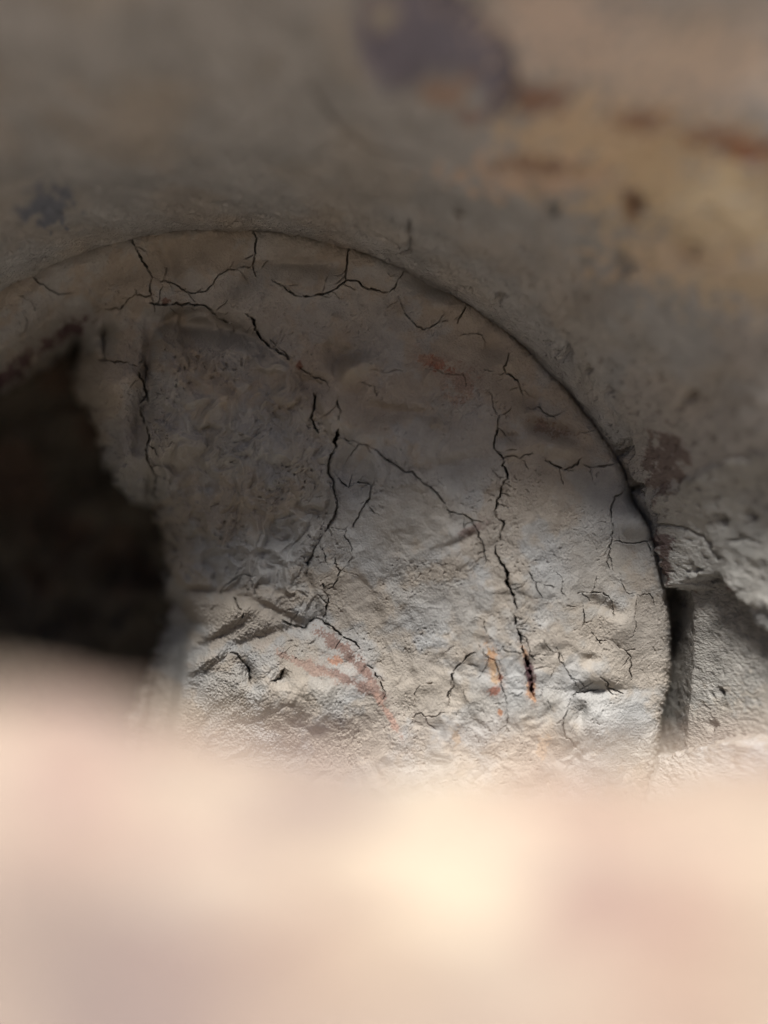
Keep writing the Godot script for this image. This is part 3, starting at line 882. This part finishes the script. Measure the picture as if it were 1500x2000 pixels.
# ---------------------------------------------------------------- the stone ledge in front
func front_ledge() -> void:
	var w := 360
	var h := 260
	var p := PackedVector3Array()
	var c := PackedColorArray()
	# paler, rustier and greyer patches of the stone
	var marks := [
		[900, 1660, 150, 70, 0.560, 0.490, 0.370], [420, 1650, 190, 50, 0.475, 0.416, 0.330], [230, 1950, 330, 140, 0.085, 0.068, 0.082], [640, 1545, 270, 50, 0.140, 0.095, 0.098], [1180, 1700, 170, 85, 0.215, 0.130, 0.120],
		[640, 1810, 260, 50, 0.317, 0.224, 0.158], [60, 1480, 100, 40, 0.304, 0.224, 0.198], [1430, 1640, 110, 60, 0.436, 0.356, 0.277], [1390, 1920, 210, 110, 0.225, 0.145, 0.110], [900, 1900, 160, 60, 0.290, 0.238, 0.191], [60, 1340, 90, 30, 0.25, 0.23, 0.165], [300, 1560, 120, 40, 0.28, 0.19, 0.165], [1080, 1800, 90, 60, 0.42, 0.37, 0.29], [760, 1580, 120, 30, 0.50, 0.43, 0.34], [1290, 1800, 100, 50, 0.24, 0.165, 0.145], [1100, 1540, 200, 26, 0.409, 0.290, 0.224],
	]
	var ex: Array[float] = [-400, 0, 150, 300, 500, 700, 900, 1100, 1300, 1420, 1500, 1900]
	var ey: Array[float] = [1315, 1312, 1318, 1352, 1390, 1418, 1428, 1435, 1428, 1408, 1395, 1375]
	for j in h:
		var t := j / float(h - 1)
		for i in w:
			var x := (-0.235 + 0.5 * i / (w - 1)) * (1.0 + 1.6 * smoothstep(0.45, 0.0, t))
			var u := 750.0 + x / UNIT * FOCUS / 0.113
			var top := (1000.0 - table(u, ex, ey)) * UNIT * 0.113 / FOCUS
			var y := 0.0
			var z := 0.0
			if t < 0.72:
				# the top, in to the brink; its unseen outer part is added to bounce light
				var f := t / 0.72
				z = lerpf(0.34, -0.106, pow(f, 0.3))
				y = top - 0.10 * maxf(0.0, z) - 0.010 * smoothstep(0.0, -0.1, -0.1 - z) - 0.004 * smoothstep(0.90, 1.0, f)
			else:
				var f := (t - 0.72) / 0.28
				z = -0.106 - 0.016 * sin(minf(f * 3.0, 1.0) * PI * 0.5) - 0.02 * f
				y = top - 0.004 - 0.012 * (1.0 - cos(minf(f * 3.0, 1.0) * PI * 0.5)) - 0.2 * maxf(0.0, f - 0.2)
			var q := Vector3(x, y, z) * 1000.0
			y += MM * (3.2 * noise_a.get_noise_3d(q.x * 0.03, q.y * 0.03, q.z * 0.03) + 1.2 * noise_d.get_noise_3d(q.x * 0.12, q.y * 0.12, q.z * 0.12))
			p.append(Vector3(x, y, z))
			var tone := 1.0 + 0.18 * noise_d.get_noise_3d(q.x * 0.2, q.y * 0.2, q.z * 0.2)
			var patch := noise_a.get_noise_2d(q.x * 0.045 + 4.0, q.z * 0.045)
			var pale := smoothstep(-0.15, 0.25, patch)
			var pink := smoothstep(0.0, 0.3, noise_a.get_noise_2d(q.x * 0.05 + 80.0, q.z * 0.05))
			var cc := Color(0.264, 0.201, 0.162).lerp(Color(0.363, 0.304, 0.231), pale)
			cc = cc.lerp(Color(0.310, 0.211, 0.178), pink * 0.7)
			var grey := smoothstep(0.22, 0.42, noise_a.get_noise_2d(q.x * 0.06 + 180.0, q.z * 0.06))
			cc = cc.lerp(Color(0.178, 0.145, 0.145), grey * 0.7)
			if z < -0.02 and t < 0.72:
				var us := 750.0 + x / UNIT * FOCUS / -z
				var vs := 1000.0 - y / UNIT * FOCUS / -z
				for f: Array in marks:
					var e := Vector2((us - float(f[0])) / float(f[2]), (vs - float(f[1])) / float(f[3])).length()
					if e < 2.0:
						e += 0.5 * noise_d.get_noise_2d(q.x * 0.12 + float(f[0]), q.z * 0.12)
						cc = cc.lerp(Color(f[4], f[5], f[6]), smoothstep(1.15, 0.75, e))
			c.append(cc * tone)
	var m := clay_material(20.0, 0.1, 33)
	var o := mesh_node("stone_ledge", p, grid_normals(p, w, h, func(_q): return Vector3.UP), c, grid_index(w, h), m)
	add_child(o, true)
	tag(o, "sunlit pinkish cream stone ledge across the mouth of the hollow, blurred and mottled", "ledge")
